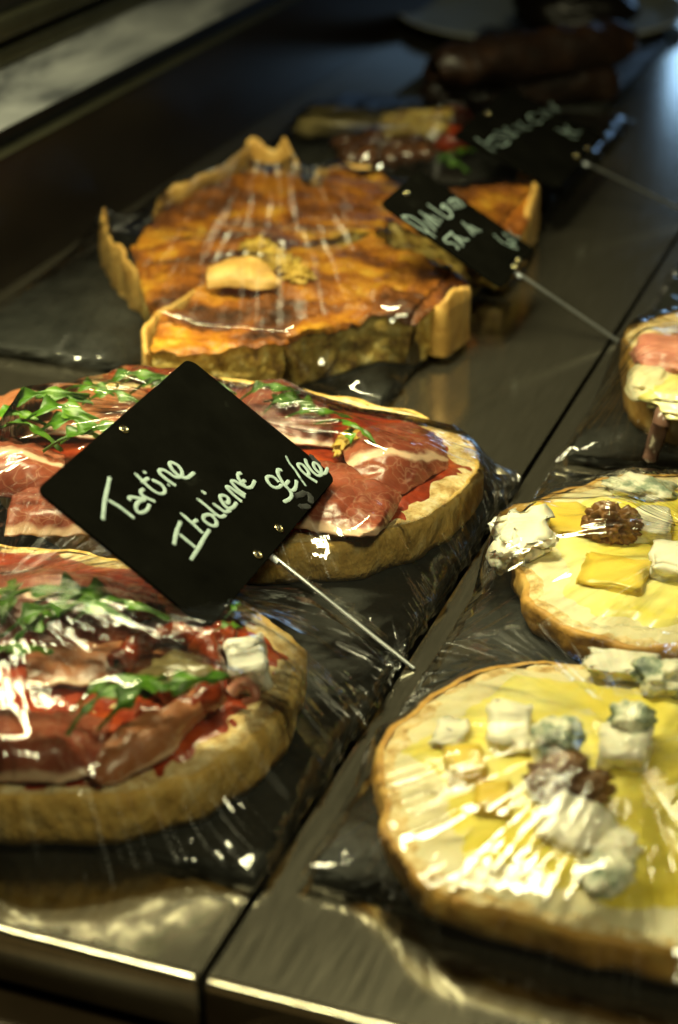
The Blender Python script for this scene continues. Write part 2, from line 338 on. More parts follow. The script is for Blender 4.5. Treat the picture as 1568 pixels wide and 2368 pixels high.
setp(box('front_ledge', (-.74, FY-.120, -.32), (.42, FY-.044, -.060), M['black'], None, .002), kind='structure')
# vendor side: glossy panel, recess, grey plate and rail
WX = -.655
setp(box('back_panel', (WX-.03, .1, -.02), (WX, YB+.3, .0903), M['gloss']), kind='structure')
setp(box('panel_trim', (WX-.03, .1, .0905), (WX+.001, YB+.3, .0916), M['rail'], None, .0004), kind='structure')
setp(box('rail_recess', (WX-.05, .1, .0918), (WX-.012, YB+.3, .1075), M['black']), kind='structure')
V = [(x, y, z) for y in (.1, YB+.3) for x, z in ((WX-.004, .1077), (WX-.05, .1287), (WX-.06, .1262), (WX-.05, .1077))]
setp(obj('rail_plate', V, [(0, 1, 5, 4), (1, 2, 6, 5), (2, 3, 7, 6), (3, 0, 4, 7), (3, 2, 1, 0), (4, 5, 6, 7)], M['greyplate'], None, False), kind='structure')
for i, (z0, z1, dx) in enumerate([(.1289, .142, .010), (.1422, .150, .004), (.1502, .165, .014), (.1652, .36, .006)]):
    setp(box('rail_profile', (WX-.09, .1, z0), (WX-.05+dx-.006, YB+.3, z1), M['rail'] if i < 3 else M['black'], None, .0015), kind='structure')
setp(box('end_wall', (-.80, YB+.1, -.05), (.6, YB+.14, 1.4), M['black']), kind='structure')

# ------------------------------------------------------------------ slates
def slate(name, x0, x1, y0, y1, label, group='slate boards', rz=0.0):
    bm = bmesh.new(); nx, ny = 26, 34
    th = .006; cx, cy = (x0+x1)/2, (y0+y1)/2
    V = []; Fc = []
    ring = []
    def edge(a, b, n): return [(a[0]+(b[0]-a[0])*k/n, a[1]+(b[1]-a[1])*k/n) for k in range(n)]
    pts = edge((x0, y0), (x1, y0), 60)+edge((x1, y0), (x1, y1), 80)+edge((x1, y1), (x0, y1), 60)+edge((x0, y1), (x0, y0), 80)
    n = len(pts)
    def rag(p, s, amp):
        d = Vector((cx-p[0], cy-p[1], 0)).normalized(); return Vector((p[0], p[1], 0)) + d*amp*(fb((p[0], p[1], 0), 120, s)+.6)
    lay = [(0.0002, .0012), (.0022, .0008), (.0040, .0020), (.006, .0036)]
    for li, (z, amp) in enumerate(lay):
        for p in pts:
            q = rag(p, li+1, amp); V.append((q.x, q.y, z + (fb((p[0], p[1], 3), 90, 2)*.0003 if li else 0)))
    for li in range(len(lay)-1):
        for k in range(n): Fc.append((li*n+k, li*n+(k+1) % n, (li+1)*n+(k+1) % n, (li+1)*n+k))
    Fc.append(tuple((len(lay)-1)*n+k for k in range(n))); Fc.append(tuple(range(n-1, -1, -1)))
    o = obj(name, V, Fc, M['slate'], None, False)
    if rz:
        R = Matrix.Translation((cx, cy, 0)) @ Matrix.Rotation(rz, 4, 'Z') @ Matrix.Translation((-cx, -cy, 0)); o.data.transform(R)
    return setp(o, label, 'slate board', group)
h = S
SLA = (-1.06*h, -.513*h, 1.145*h, 1.965*h)
SLB = (-.468*h, .02*h, 1.165*h, 1.985*h)
SLC = (-.468*h, .02*h, 2.05*h, 2.80*h)
SLQ = (-1.40*h, -.742*h, 2.125*h, 2.90*h)
SLD = (-1.35*h, -.74*h, 2.98*h, 3.62*h)
slate('slate_board', *SLA, 'black slate board under the two ham tartines beside the long seam')
slate('slate_board', *SLB, 'black slate board under the two yellow cheese tartines at the right')
slate('slate_board', *SLC, 'black slate board under the ham topped bread at the right edge')
slate('slate_board', *SLQ, 'black slate board under the wrapped quiche pieces')
slate('slate_board', *SLD, 'dark slate board of the wrapped mixed plate behind the quiche')

ST = .0064   # top of a slate

# ------------------------------------------------------------------ bread
def outline(c, rx, ry, n, seed, amp, power=2.3, rot=0.0):
    out = []
    for k in range(n):
        a = 2*math.pi*k/n; ca, sa = math.cos(a), math.sin(a)
        r = 1/((abs(ca)**power+abs(sa)**power)**(1/power))
        r *= 1 + amp*nz((ca*1.1, sa*1.1, 0), 1.2, seed) + amp*.35*nz((ca*5, sa*5, 0), 1.0, seed+4)
        x, y = rx*r*ca, ry*r*sa
        out.append(Vector((c[0]+x*math.cos(rot)-y*math.sin(rot), c[1]+x*math.sin(rot)+y*math.cos(rot), 0)))
    return out

def bread(parent, c, rx, ry, z0, z1, seed, crustm, rot=0.0, crown=.0015):
    n = 160; ol = outline(c, rx, ry, n, seed, .09, rot=rot); C = Vector((c[0], c[1], 0)); T = z1-z0
    # crust: side wall and underside
    prof = [(.955, 0.0), (.980, .04), (.995, .25), (1.0, .5), (1.0, .78), (.997, .95), (.985, 1.0), (.965, .99)]
    V = []; Fc = []
    for (s, t) in prof:
        for k, p in enumerate(ol):
            q = C+(p-C)*s; d = (p-C).normalized()
            q = q + d*(fb((p.x, p.y, t*.02), 70, seed)*.0018 + nz((p.x*300, p.y*300, t*2), 1, seed)*.0006)
            V.append((q.x, q.y, z0+T*t + fb((p.x, p.y, 0), 60, seed+2)*.0012*t))
    m = len(prof)
    for i in range(m-1):
        for k in range(n): Fc.append((i*n+k, i*n+(k+1) % n, (i+1)*n+(k+1) % n, (i+1)*n+k))
    Fc.append(tuple(range(n-1, -1, -1)))
    obj('crust', V, Fc, crustm, parent)
    # crumb: the open face of the slice
    V = []; Fc = []; rings = 34
    for r in range(rings+1):
        s = .980*(1-r/rings)
        for p in ol:
            q = C+(p-C)*s
            pit = fb((q.x, q.y, 0), 140, seed+8); V.append((q.x, q.y, z1+crown*(1-s*s) + pit*.0009 - max(0, -pit-.25)*.003 - (.001 if r == 0 else 0)))
    for r in range(rings):
        for k in range(n): Fc.append((r*n+k, r*n+(k+1) % n, (r+1)*n+(k+1) % n, (r+1)*n+k))
    obj('crumb', V, Fc, M['crumb'], parent)
    return ol, C

def layer(name, parent, ol, C, s0, z, m, seed, th=.0016, edge=.05, fs=45, bumps=.0012):
    """a spread layer with a ragged border lying on the slice"""
    V = []; Fc = []; n = len(ol); rings = 30
    for r in range(rings+1):
        f = 1-r/rings
        for p in ol:
            d = p-C; s = s0*(1+edge*fb((p.x, p.y, 0), fs, seed))
            q = C+d*(s*f)
            zz = z - .0016 + th*min(1, (1-f)*9)*1.6 + (.0012+fb((q.x, q.y, 0), 95, seed+2)*bumps)*min(1, (1-f)*9)
            V.append((q.x, q.y, zz))
    for r in range(rings):
        for k in range(n): Fc.append((r*n+k, r*n+(k+1) % n, (r+1)*n+(k+1) % n, (r+1)*n+k))
    return obj(name, V, Fc, m, parent)

# leaves -----------------------------------------------------------
def leaf_mesh(seed, L=.045, W=.014):
    r = random.Random(seed); nt_, ns = 26, 4; V = []; Fc = []
    bend = r.uniform(-.5, .5); arch = r.uniform(.004, .010); tw = r.uniform(-.5, .5)
    for i in range(nt_+1):
        t = i/nt_
        env = math.sin(math.pi*min(1, max(0, (t-.22)/.78))**.75)**.8 if t > .22 else 0
        lobe = .55+.45*math.sin(t*math.pi*2*3.2+seed)
        wdt = .0009+W*.40*env*(lobe**1.4)*(1 if t < .72 else 1.2)
        ctr = Vector((L*t, bend*L*t*t*.6, arch*math.sin(t*math.pi)))
        for j in range(-ns, ns+1):
            s = j/ns; curl = .25*wdt*s*s*math.cos(seed+t*3)+.0008*math.sin(9*t+seed+s*4)
            V.append(ctr+Vector((-abs(s)*wdt*.45, s*wdt, curl+s*wdt*tw*t)))
    w_ = 2*ns+1
    for i in range(nt_):
        for j in range(w_-1): Fc.append((i*w_+j, i*w_+j+1, (i+1)*w_+j+1, (i+1)*w_+j))
    me = bpy.data.meshes.new('rocket_leaf'); me.from_pydata([tuple(v) for v in V], [], Fc); me.update(); me.materials.append(M['leaf'])
    for p in me.polygons: p.use_smooth = True
    return me
LEAVES = [leaf_mesh(k, L=.034+.005*(k % 4), W=.013+.002*(k % 3)) for k in range(7)]
def leaf(parent, px, py, z, ang, sc_=1.0, k=0, tilt=0.0):
    o = bpy.data.objects.new('rocket_leaf', LEAVES[k % 7]); link(o, parent)
    o.location = P(px, py, z); o.rotation_euler = (tilt, rnd.uniform(-.2, .15), math.radians(ang)); o.scale = (sc_,)*3
    return o

# ------------------------------------------------------------------ ham tartines
TZ = .031
t1 = thing('tartine', (-.852*h, 1.305*h, ST), 'open ham tartine nearest the camera with a white mozzarella lump', 'tartine', 'Italian tartines')
ol1, C1 = bread(t1, (-.850*h, 1.305*h), .306*h, .222*h, ST, TZ, 3, M['crust'], rot=.0)
layer('tomato_sauce', t1, ol1, C1, .945, TZ, M['sauce'], 5)
t2 = thing('tartine', (-.80*h, 1.80*h, ST), 'open ham tartine partly hidden behind the large square sign', 'tartine', 'Italian tartines')
ol2, C2 = bread(t2, (-.815*h, 1.805*h), .292*h, .215*h, ST, TZ-.002, 8, M['crust'], rot=0)
layer('tomato_sauce', t2, ol2, C2, .93, TZ-.002, M['sauce'], 9)

Z = TZ+.004
# near tartine toppings
sheet('ham_slice', [[(490, 1580, Z+.008), (400, 1628, Z+.012), (275, 1680, Z+.011), (205, 1790, Z+.003)],
                    [(510, 1598, Z+.007), (425, 1660, Z+.010), (325, 1722, Z+.009), (222, 1808, Z+.002)],
                    [(525, 1622, Z+.001), (432, 1688, Z+.002), (380, 1750, Z+.001), (235, 1822, Z-.001)]], M['hampale'], t1, seed=1)
sheet('ham_slice', [[(-160, 1600, Z+.004), (-20, 1640, Z+.006), (120, 1650, Z+.006), (260, 1660, Z+.004)],
                    [(-160, 1680, Z+.010), (-20, 1720, Z+.013), (120, 1725, Z+.011), (240, 1720, Z+.005)],
                    [(-160, 1780, Z), (-20, 1800, Z), (120, 1805, Z), (215, 1795, Z)]], M['ham'], t1, seed=2)
sheet('ham_slice', [[(60, 1440, Z+.003), (220, 1400, Z+.003), (380, 1420, Z+.001), (520, 1450, Z-.001)],
                    [(60, 1500, Z+.006), (220, 1470, Z+.006), (370, 1480, Z+.003), (500, 1500, Z)],
                    [(60, 1590, Z+.002), (200, 1580, Z+.002), (330, 1580, Z), (470, 1570, Z-.001)]], M['hampale'], t1, seed=3)
sheet('ham_slice', [[(-140, 1330, Z+.004), (20, 1310, Z+.010), (190, 1330, Z+.012), (330, 1370, Z+.010)],
                    [(-140, 1400, Z+.010), (20, 1390, Z+.016), (180, 1400, Z+.018), (310, 1430, Z+.012)],
                    [(-140, 1500, Z+.004), (20, 1500, Z+.006), (160, 1490, Z+.006), (290, 1490, Z+.004)]], M['hammid'], t1, seed=4)
curl = catmull([P(535, 1600, Z+.004), P(560, 1580, Z+.008), P(585, 1590, Z+.009), P(590, 1615, Z+.006), P(565, 1625, Z+.003)], 6)
V, Fc = tube(curl, lambda t: .0028-.0012*t, 8); obj('ham_curl', V, Fc, M['pinkham'], t1)
ring = catmull([P(270, 1545, Z+.006), P(320, 1490, Z+.010), P(400, 1462, Z+.012), P(470, 1490, Z+.011), P(500, 1545, Z+.009), P(480, 1610, Z+.008), P(410, 1640, Z+.008), P(330, 1652, Z+.006)], 10)
V, Fc = tube(ring, lambda t: .0046+.0014*math.sin(t*19)+.0010*math.sin(t*47), 12)
V = [v + Vector((fb(v, 220, 1), fb(v, 220, 2), fb(v, 220, 3)))*.0016 for v in V]
obj('dried_tomato', V, Fc, M['dried'], t1)
blob('artichoke_heart', P(420, 1570, Z+.004), (.017, .014, .009), M['artichoke'], t1, .25, 1.6, 4)
blob('dried_tomato', P(500, 1480, Z+.007), (.008, .010, .007), M['dried'], t1, .35, 2.2, 6)
mz = chunk('mozzarella_lump', P(572, 1540, Z+.003), (.017, .023, .015), M['mozz'], t1, rot=.5, tilt=(.1, -.1), seed=2, rough=.10)
blob('dried_tomato', P(300, 1400, Z+.008), (.016, .011, .006), M['dried'], t1, .3, 2.0, 16)
for i, (px, py, a, s, t) in enumerate([(250, 1680, 60, 1.15, .3), (190, 1640, 40, 1.0, -.3), (300, 1610, 20, 1.0, .5), (180, 1690, 75, .9, .1),
        (60, 1330, -60, 1.1, .2), (100, 1390, 10, 1.1, .4), (190, 1430, 0, 1.0, -.2), (20, 1470, 40, 1.2, .2), (120, 1450, 15, 1.1, -.4), (-30, 1420, 20, 1.2, .1),
        (160, 1360, -20, .9, .3), (40, 1500, 80, 1.0, .2), (515, 1455, 30, .35, 0), (545, 1420, 80, .35, .4), (-60, 1560, 25, 1.1, .1)]):
    leaf(t1, px-25, py+10, Z+.016, a, s, i, t)
# rear tartine toppings
Y = TZ+.001
sheet('ham_slice', [[(790, 1030, Y+.006), (860, 985, Y+.010), (940, 975, Y+.010), (1000, 1005, Y+.006), (1025, 1030, Y+.002)],
                    [(800, 1065, Y+.010), (880, 1040, Y+.014), (960, 1035, Y+.012), (1015, 1045, Y+.006), (1035, 1060, Y+.001)],
                    [(815, 1105, Y+.007), (870, 1100, Y+.008), (930, 1100, Y+.006), (985, 1085, Y+.004), (1035, 1072, Y)],
                    [(850, 1150, Y+.002), (885, 1150, Y+.003), (930, 1142, Y+.001), (990, 1105, Y), (1038, 1080, Y-.001)]], M['hammid'], t2, seed=5)
sheet('ham_slice', [[(800, 1110, Y+.008), (850, 1105, Y+.010), (905, 1130, Y+.007), (930, 1150, Y+.003)],
                    [(780, 1170, Y+.007), (840, 1175, Y+.009), (890, 1180, Y+.007), (912, 1185, Y+.002)],
                    [(770, 1225, Y+.002), (830, 1240, Y+.004), (868, 1238, Y+.004), (890, 1222, Y+.001)]], M['ham'], t2, seed=6)
sheet('ham_slice', [[(600, 1080, Y+.004), (700, 1070, Y+.008), (800, 1080, Y+.010), (850, 1110, Y+.007)],
                    [(600, 1140, Y+.008), (700, 1140, Y+.011), (790, 1150, Y+.011), (845, 1165, Y+.007)],
                    [(600, 1220, Y), (700, 1225, Y+.001), (780, 1240, Y+.001), (830, 1235, Y+.002)]], M['ham'], t2, seed=7)
sheet('ham_slice', [[(-120, 1020, Y+.004), (0, 1010, Y+.010), (80, 1025, Y+.010), (150, 1050, Y+.006)],
                    [(-120, 1070, Y+.010), (0, 1065, Y+.016), (80, 1075, Y+.014), (150, 1090, Y+.008)],
                    [(-120, 1150, Y), (0, 1150, Y+.002), (80, 1150, Y+.002), (160, 1140, Y+.001)]], M['hammid'], t2, seed=8)
sheet('ham_slice', [[(30, 1140, Y+.004), (130, 1110, Y+.008), (280, 1100, Y+.008), (420, 1120, Y+.004)],
                    [(20, 1180, Y+.006), (130, 1160, Y+.012), (280, 1160, Y+.012), (420, 1170, Y+.006)],
                    [(10, 1240, Y-.001), (130, 1240, Y), (280, 1240, Y), (420, 1240, Y)]], M['ham'], t2, seed=9)
sheet('ham_slice', [[(330, 905, Y+.004), (480, 900, Y+.008), (620, 905, Y+.008), (760, 940, Y+.004)],
                    [(330, 950, Y+.008), (480, 945, Y+.012), (620, 955, Y+.012), (770, 985, Y+.006)],
                    [(330, 1020, Y+.002), (480, 1020, Y+.004), (620, 1020, Y+.004), (780, 1030, Y+.002)]], M['ham'], t2, seed=10)
sheet('ham_slice', [[(-100, 930, Y+.002), (60, 905, Y+.005), (200, 900, Y+.006), (340, 905, Y+.004)],
                    [(-100, 970, Y+.008), (60, 955, Y+.010), (200, 950, Y+.010), (350, 955, Y+.008)],
                    [(-100, 1020, Y+.002), (60, 1010, Y+.003), (200, 1010, Y+.003), (360, 1020, Y+.002)]], M['hampale'], t2, seed=11)
blob('caper_crumb', P(805, 1020, Y+.006), (.006, .014, .004), M['egg'], t2, .5, 3, 5)
for i, (px, py, a, s, t) in enumerate([(580, 925, 10, 1.0, .2), (640, 950, 80, .8, .4), (690, 960, 10, .8, .2), (760, 975, -15, .9, -.2), (840, 985, -60, .6, .2), (640, 925, 0, .9, .4),
        (20, 960, 10, 1.2, .4), (0, 1000, 0, 1.2, -.3), (110, 1000, 20, 1.2, .3), (60, 940, -15, 1.1, .2), (170, 1020, 30, 1.0, .3), (-40, 975, 15, 1.3, 0), (130, 1040, 40, 1.0, -.2),
        (250, 900, 10, 1.0, .3), (300, 890, -10, 1.1, -.2), (220, 930, 30, .9, .1), (330, 905, 5, 1.0, .3), (380, 890, 15, 1.0, 0), (180, 900, 0, 1.0, .3), (70, 985, 5, 1.2, .1)]):
    leaf(t2, px-30, py+5, Y+.014, a, s, i, t)

# ------------------------------------------------------------------ cheese tartines
def cheese_tartine(label, c, rx, ry, seed):
    t = thing('tartine', (c[0], c[1], ST), label, 'tartine', 'cheese tartines')
    ol, C = bread(t, c, rx, ry, ST, .022, seed, M['crustdark'])
    layer('cream_spread', t, ol, C, .968, .022, M['cream'], seed+1, edge=.03)
    layer('melted_cheese', t, ol, C, .84, .0238, M['spread'], seed+3, th=.002, edge=.12, fs=30)
    return t
K = .0265
c1 = cheese_tartine('cheese tartine nearest the camera with walnut, yellow cubes and blue cheese', (-.232*h, 1.325*h), .228*h, .205*h, 21)
c2 = cheese_tartine('cheese tartine with a walnut, second from the front of the right tray', (-.232*h, 1.765*h), .228*h, .205*h, 27)
def ch(t, name, px, py, size, m, rot=0.0, tilt=(0, 0), seed=0, rough=.1, dz=.0, skew=0.0):
    chunk(name, P(px, py, K+size[2]*.38+dz), size, M[m], t, rot, tilt, seed, rough, skew)
ch(c1, 'yellow_cheese_cube', 1075, 1770, (.015, .017, .009), 'cheddar', .5, (.1, .05), 1, .05)
ch(c1, 'yellow_cheese_cube', 1140, 1850, (.014, .014, .008), 'cheddar', .2, (.1, -.15), 2, .05)
ch(c1, 'white_cheese_piece', 1180, 1685, (.017, .026, .008), 'brie', .3, (.15, .1), 3, .15)
ch(c1, 'white_cheese_piece', 1445, 1730, (.019, .022, .010), 'brie', .1, (.1, -.1), 4, .12)
ch(c1, 'white_cheese_piece', 1325, 1910, (.023, .022, .008), 'brie', -.3, (.22, .1), 5, .10, .001, .3)
ch(c1, 'white_cheese_piece', 1040, 1700, (.012, .020, .004), 'brie', .1, (0, 0), 6, .2)
ch(c1, 'white_cheese_piece', 1440, 1540, (.028, .016, .006), 'brie', .2, (0, 0), 7, .25)
blob('blue_cheese_crumb', P(1285, 1715, K+.008), (.010, .012, .009), M['blue'], c1, .4, 1.8, 3)
blob('blue_cheese_crumb', P(1460, 1665, K+.010), (.009, .008, .007), M['blue'], c1, .4, 1.8, 31)
blob('blue_cheese_crumb', P(1400, 2020, K+.001), (.010, .011, .005), M['blue'], c1, .4, 1.8, 8)
blob('blue_cheese_crumb', P(1425, 1960, K+.001), (.009, .010, .005), M['brie'], c1, .4, 2.2, 9)
blob('blue_cheese_crumb', P(1540, 1565, K+.004), (.013, .012, .007), M['blue'], c1, .5, 2.0, 10)
blob('walnut_half', P(1318, 1805, K+.008), (.0135, .0085, .0085), M['walnut'], c1, .8, 1.5, 5, 5, .1, 0, True)
ch(c2, 'white_cheese_piece', 1215, 1235, (.022, .030, .009), 'brie', .5, (.1, -.25), 11, .3, 0, .2)
ch(c2, 'white_cheese_piece', 1175, 1275, (.014, .018, .010), 'brie', .2, (.2, -.4), 12, .35, -.005)
ch(c2, 'white_cheese_piece', 1505, 1215, (.020, .024, .009), 'brie', .1, (0, 0), 13, .15)
ch(c2, 'yellow_cheese_cube', 1420, 1330, (.030, .026, .005), 'cheddar', .0, (.1, 0), 14, .08)
ch(c2, 'yellow_cheese_cube', 1300, 1200, (.026, .030, .003), 'cheddar', .3, (0, 0), 15, .12)
ch(c2, 'white_cheese_piece', 1560, 1300, (.022, .026, .010), 'brie', .1, (0, 0), 16, .15)
blob('blue_cheese_crumb', P(1480, 1130, K+.001), (.018, .012, .005), M['blue'], c2, .4, 1.8, 14)
blob('walnut_half', P(1415, 1215, K+.006), (.0115, .008, .0095), M['walnut'], c2, .8, 1.5, 19, 5, .1, 0, True)
# third one, cut by the right edge
c3 = thing('tartine', (-.25*h, 2.30*h, ST), 'small bread with pink ham and egg cut off by the right edge', 'tartine')
bread(c3, (-.252*h, 2.265*h), .196*h, .185*h, ST, .040, 33, M['crustdark'])
o3 = blob('egg_white', P(1500, 880, .041), (.013, .024, .006), M['cream'], c3, .25, 1.6, 3)
blob('egg_white', P(1575, 915, .041), (.020, .028, .005), M['spread'], c3, .25, 1.6, 4)
blob('cooked_ham', P(1565, 822, .045), (.026, .026, .008), M['pinkham'], c3, .3, 1.5, 5)
stick = [P(1538, 940, .040), P(1528, 980, .034), P(1512, 1030, .018), P(1502, 1060, .010)]
V, Fc = tube(catmull(stick, 6), .0050, 10); obj('brown_strip', V, Fc, M['brownstick'], c3)

# ------------------------------------------------------------------ quiche
def resample(pts, n):
    pts = [Vector(p) for p in pts]; d = [0]
    for a, b in zip(pts, pts[1:]+pts[:1]): d.append(d[-1]+(b-a).length)
    T = d[-1]; out = []; i = 0; q = pts+[pts[0]]
    for k in range(n):
        s = T*k/n
        while d[i+1] < s: i += 1
        f = (s-d[i])/max(1e-9, d[i+1]-d[i]); out.append(q[i].lerp(q[i+1], f))
    return out
def quiche(t, px_poly, ztop, seed, tilt=None):
    ol = resample([Vector((P(x, y, ztop).x, P(x, y, ztop).y, 0)) for x, y in px_poly], 200)
    C = sum(ol, Vector())/len(ol); n = len(ol); rings = 46
    def zt(q): return ztop + fb((q.x, q.y, 0), 42, seed)*.0045 + abs(fb((q.x, q.y, 0), 110, seed+3))*.0034 - .0025
    V = []; Fc = []
    for r in range(rings+1):
        s = 1-r/rings
        for p in ol:
            q = C+(p-C)*s; V.append((q.x, q.y, zt(q)-(.0018 if r == 0 else 0)))
    for r in range(rings):
        for k in range(n): Fc.append((r*n+k, r*n+(k+1) % n, (r+1)*n+(k+1) % n, (r+1)*n+k))
    obj('browned_top', V, Fc, M['quichetop'], t)
    V = []; Fc = []; L = 14
    for i in range(L+1):
        f = i/L
        for p in ol:
            d = (p-C).normalized(); q = p + d*(-.001 + fb((p.x, p.y, f*.04), 95, seed+6)*.0026 + fb((p.x*3, p.y*3, f*.12), 95, seed+7)*.0010 - .0012*f)
            z = ST + (zt(p)-.0012-ST)*f; V.append((q.x, q.y, z))
    for i in range(L):
        for k in range(n): Fc.append((i*n+k, i*n+(k+1) % n, (i+1)*n+(k+1) % n, (i+1)*n+k))
    Fc.append(tuple(range(n-1, -1, -1)))
    obj('filling', V, Fc, M['custard'], t)
def crustwall(t, pts, ztop, seed, thick=.006, wav=.004, lean=.0):
    """upright baked rim: pts = (px, py, extra height), at the top level"""
    line = catmull([P(a, b, ztop+e) for a, b, e in pts], 10); n = len(line); V = []; Fc = []
    prof = [(-.5, 0), (-.6, .3), (-.55, .7), (-.45, .93), (0, 1.0), (.42, .93), (.5, .7), (.5, .3), (.5, 0)]
    for i, p in enumerate(line):
        tg = (line[min(i+1, n-1)]-line[max(i-1, 0)]); tg.z = 0; tg.normalize(); s = Vector((tg.y, -tg.x, 0))
        tap = min(1, (i+1)/3, (n-i)/3)
        top = p.z + fb(p, 60, seed)*wav*.6
        for (u, f) in prof:
            z = ST + (top-ST)*f; q = Vector((p.x, p.y, 0)) + s*(u*thick*tap*(1+.4*fb(p, 90, seed+2)) + fb((p.x, p.y, f*.03), 50, seed+5)*wav*.5 + lean*f)
            V.append((q.x, q.y, z + fb((p.x, p.y, u), 160, seed)*.0008))
    m = len(prof)
    for i in range(n-1):
        for k in range(m-1): Fc.append((i*m+k, i*m+k+1, (i+1)*m+k+1, (i+1)*m+k))
    Fc.append(tuple(range(m))); Fc.append(tuple((n-1)*m+k for k in range(m-1, -1, -1)))
    obj('pastry_rim', V, Fc, M['pastry'], t)
QT = .040
q1 = thing('quiche_slice', P(650, 760, 0), 'large browned quiche slice in front with a crumbled flake on top', 'quiche', 'quiche slices')
quiche(q1, [(345, 800), (440, 812), (600, 795), (740, 762), (870, 722), (960, 728), (1040, 690), (1085, 640), (1000, 590), (860, 545), (700, 560), (560, 600), (460, 655), (370, 725)], QT, 2)
crustwall(q1, [(342, 815, -.004), (332, 770, 0), (345, 735, .002), (400, 700, .002), (455, 668, .001), (475, 655, 0)], QT, 3, .004)
crustwall(q1, [(960, 745, -.014), (1005, 718, -.004), (1035, 687, .005), (1058, 662, .007), (1085, 660, .001)], QT, 4, .0045)
q2 = thing('quiche_slice', P(560, 480, 0), 'quiche slice at the back left with tall wavy pastry edge', 'quiche', 'quiche slices')
quiche(q2, [(350, 735), (440, 690), (560, 620), (700, 550), (860, 530), (900, 500), (780, 450), (690, 400), (600, 380), (480, 420), (390, 470), (300, 560)], QT-.003, 6)
crustwall(q2, [(338, 640, 0), (290, 590, .003), (255, 545, .006), (235, 500, .004), (245, 475, .012)], QT-.004, 7, .0035, .007)
crustwall(q2, [(355, 490, 0), (372, 445, .003), (430, 420, .006), (500, 385, .008), (560, 340, .012), (590, 322, .014), (630, 345, .008), (665, 325, .016), (690, 390, .002)], QT-.004, 8, .003, .007)
q3 = thing('quiche_slice', P(1000, 460, 0), 'quiche slice at the back right partly behind the small sign', 'quiche', 'quiche slices')
quiche(q3, [(740, 440), (840, 470), (950, 520), (1080, 560), (1170, 570), (1225, 500), (1235, 420), (1150, 420), (1040, 430), (940, 415), (840, 395), (760, 385)], QT-.002, 12)
crustwall(q3, [(1205, 555, -.012), (1215, 500, 0), (1235, 440, .003), (1240, 395, .006), (1200, 385, .004)], QT-.002, 13, .005)
crustwall(q3, [(725, 420, -.004), (740, 390, .002), (790, 378, .003), (860, 385, .001)], QT-.003, 14, .004)
# crumbled bits on the front slice
sheet('pastry_flake', [[(482, 620, QT+.010), (540, 600, QT+.014), (600, 605, QT+.014), (640, 640, QT+.009)],
                       [(478, 640, QT+.008), (540, 630, QT+.012), (600, 640, QT+.010), (650, 655, QT+.006)],
                       [(480, 668, QT+.002), (540, 662, QT+.004), (600, 668, QT+.004), (648, 668, QT+.002)]], M['pastry'], q1, thick=.002, ripple=.001)
for i, (px, py, r) in enumerate([(600, 575, .011), (630, 590, .009), (655, 615, .010), (690, 640, .009), (610, 600, .008), (640, 610, .007)]):
    blob('egg_crumble', P(px, py, QT+.003), (r, r*.9, r*.55), M['egg'], q1, .8, 3.0, i+40, 4)

# ------------------------------------------------------------------ mixed plate behind, loaves, far tray
mp_ = thing('mixed_plate', P(900, 330, 0), 'wrapped plate of brown fruit, bread and tomato behind the quiche', 'food plate')
for i, (px, py) in enumerate([(800, 335), (830, 345), (865, 330), (895, 350), (925, 340), (850, 365), (900, 368), (945, 362), (985, 355), (810, 362), (870, 318), (960, 335)]):
    blob('glossy_fruit', P(px, py, .020+.004*(i % 3)), (.012, .010, .009), M['dates'], mp_, .3, 1.8, i, 3, i)
chunk('bread_piece', P(960, 300, .026), (.060, .050, .020), M['custard'], mp_, .2, (.1, -.1), 3, .12)
chunk('bread_piece', P(800, 285, .020), (.075, .060, .016), M['artichoke'], mp_, .1, (0, 0), 4, .1)
blob('tomato_wedge', P(1050, 275, .024), (.018, .016, .012), M['redtom'], mp_, .1, 1.2, 3, 3)
blob('tomato_wedge', P(1045, 325, .022), (.020, .016, .013), M['redtom'], mp_, .1, 1.2, 5, 3)
for i, (px, py) in enumerate([(930, 385), (975, 380), (1000, 385), (900, 384)]): leaf(mp_, px, py, .014, 20*i, 1.0, i, .3)

def loaf(pts, r, label, seed):
    line = catmull(pts, 14)
    V, Fc = tube(line, lambda t: r*(1-.55*abs(2*t-1)**7), 20, flat=.85)
    V = [v + Vector((fb(v, 40, seed), fb(v, 40, seed+1), fb(v, 40, seed+2)))*.004 for v in V]
    o = obj('brown_loaf', V, Fc, M['sausage'])
    return setp(o, label, 'loaf', 'dark brown loaves')
loaf([P(1000, 165, .055), P(1120, 145, .056), P(1260, 125, .056), P(1380, 105, .056), P(1455, 95, .055)], .026, 'dark brown loaf lying across the back, the upper of the two', 2)
loaf([P(975, 210, .024), P(1090, 205, .024), P(1230, 200, .024), P(1340, 190, .024), P(1425, 182, .024)], .024, 'dark brown loaf lying just behind the farthest sign, lower of two', 5)
box('far_slate', (-1.25*h, 3.66*h, .0004), (-.80*h, 4.35*h, .006), M['slate'], None, .001)
setp(bpy.data.objects['far_slate'], 'slate board under the two dark brown loaves', 'slate board', 'slate boards'); bpy.data.objects['far_slate'].name = 'slate_board'

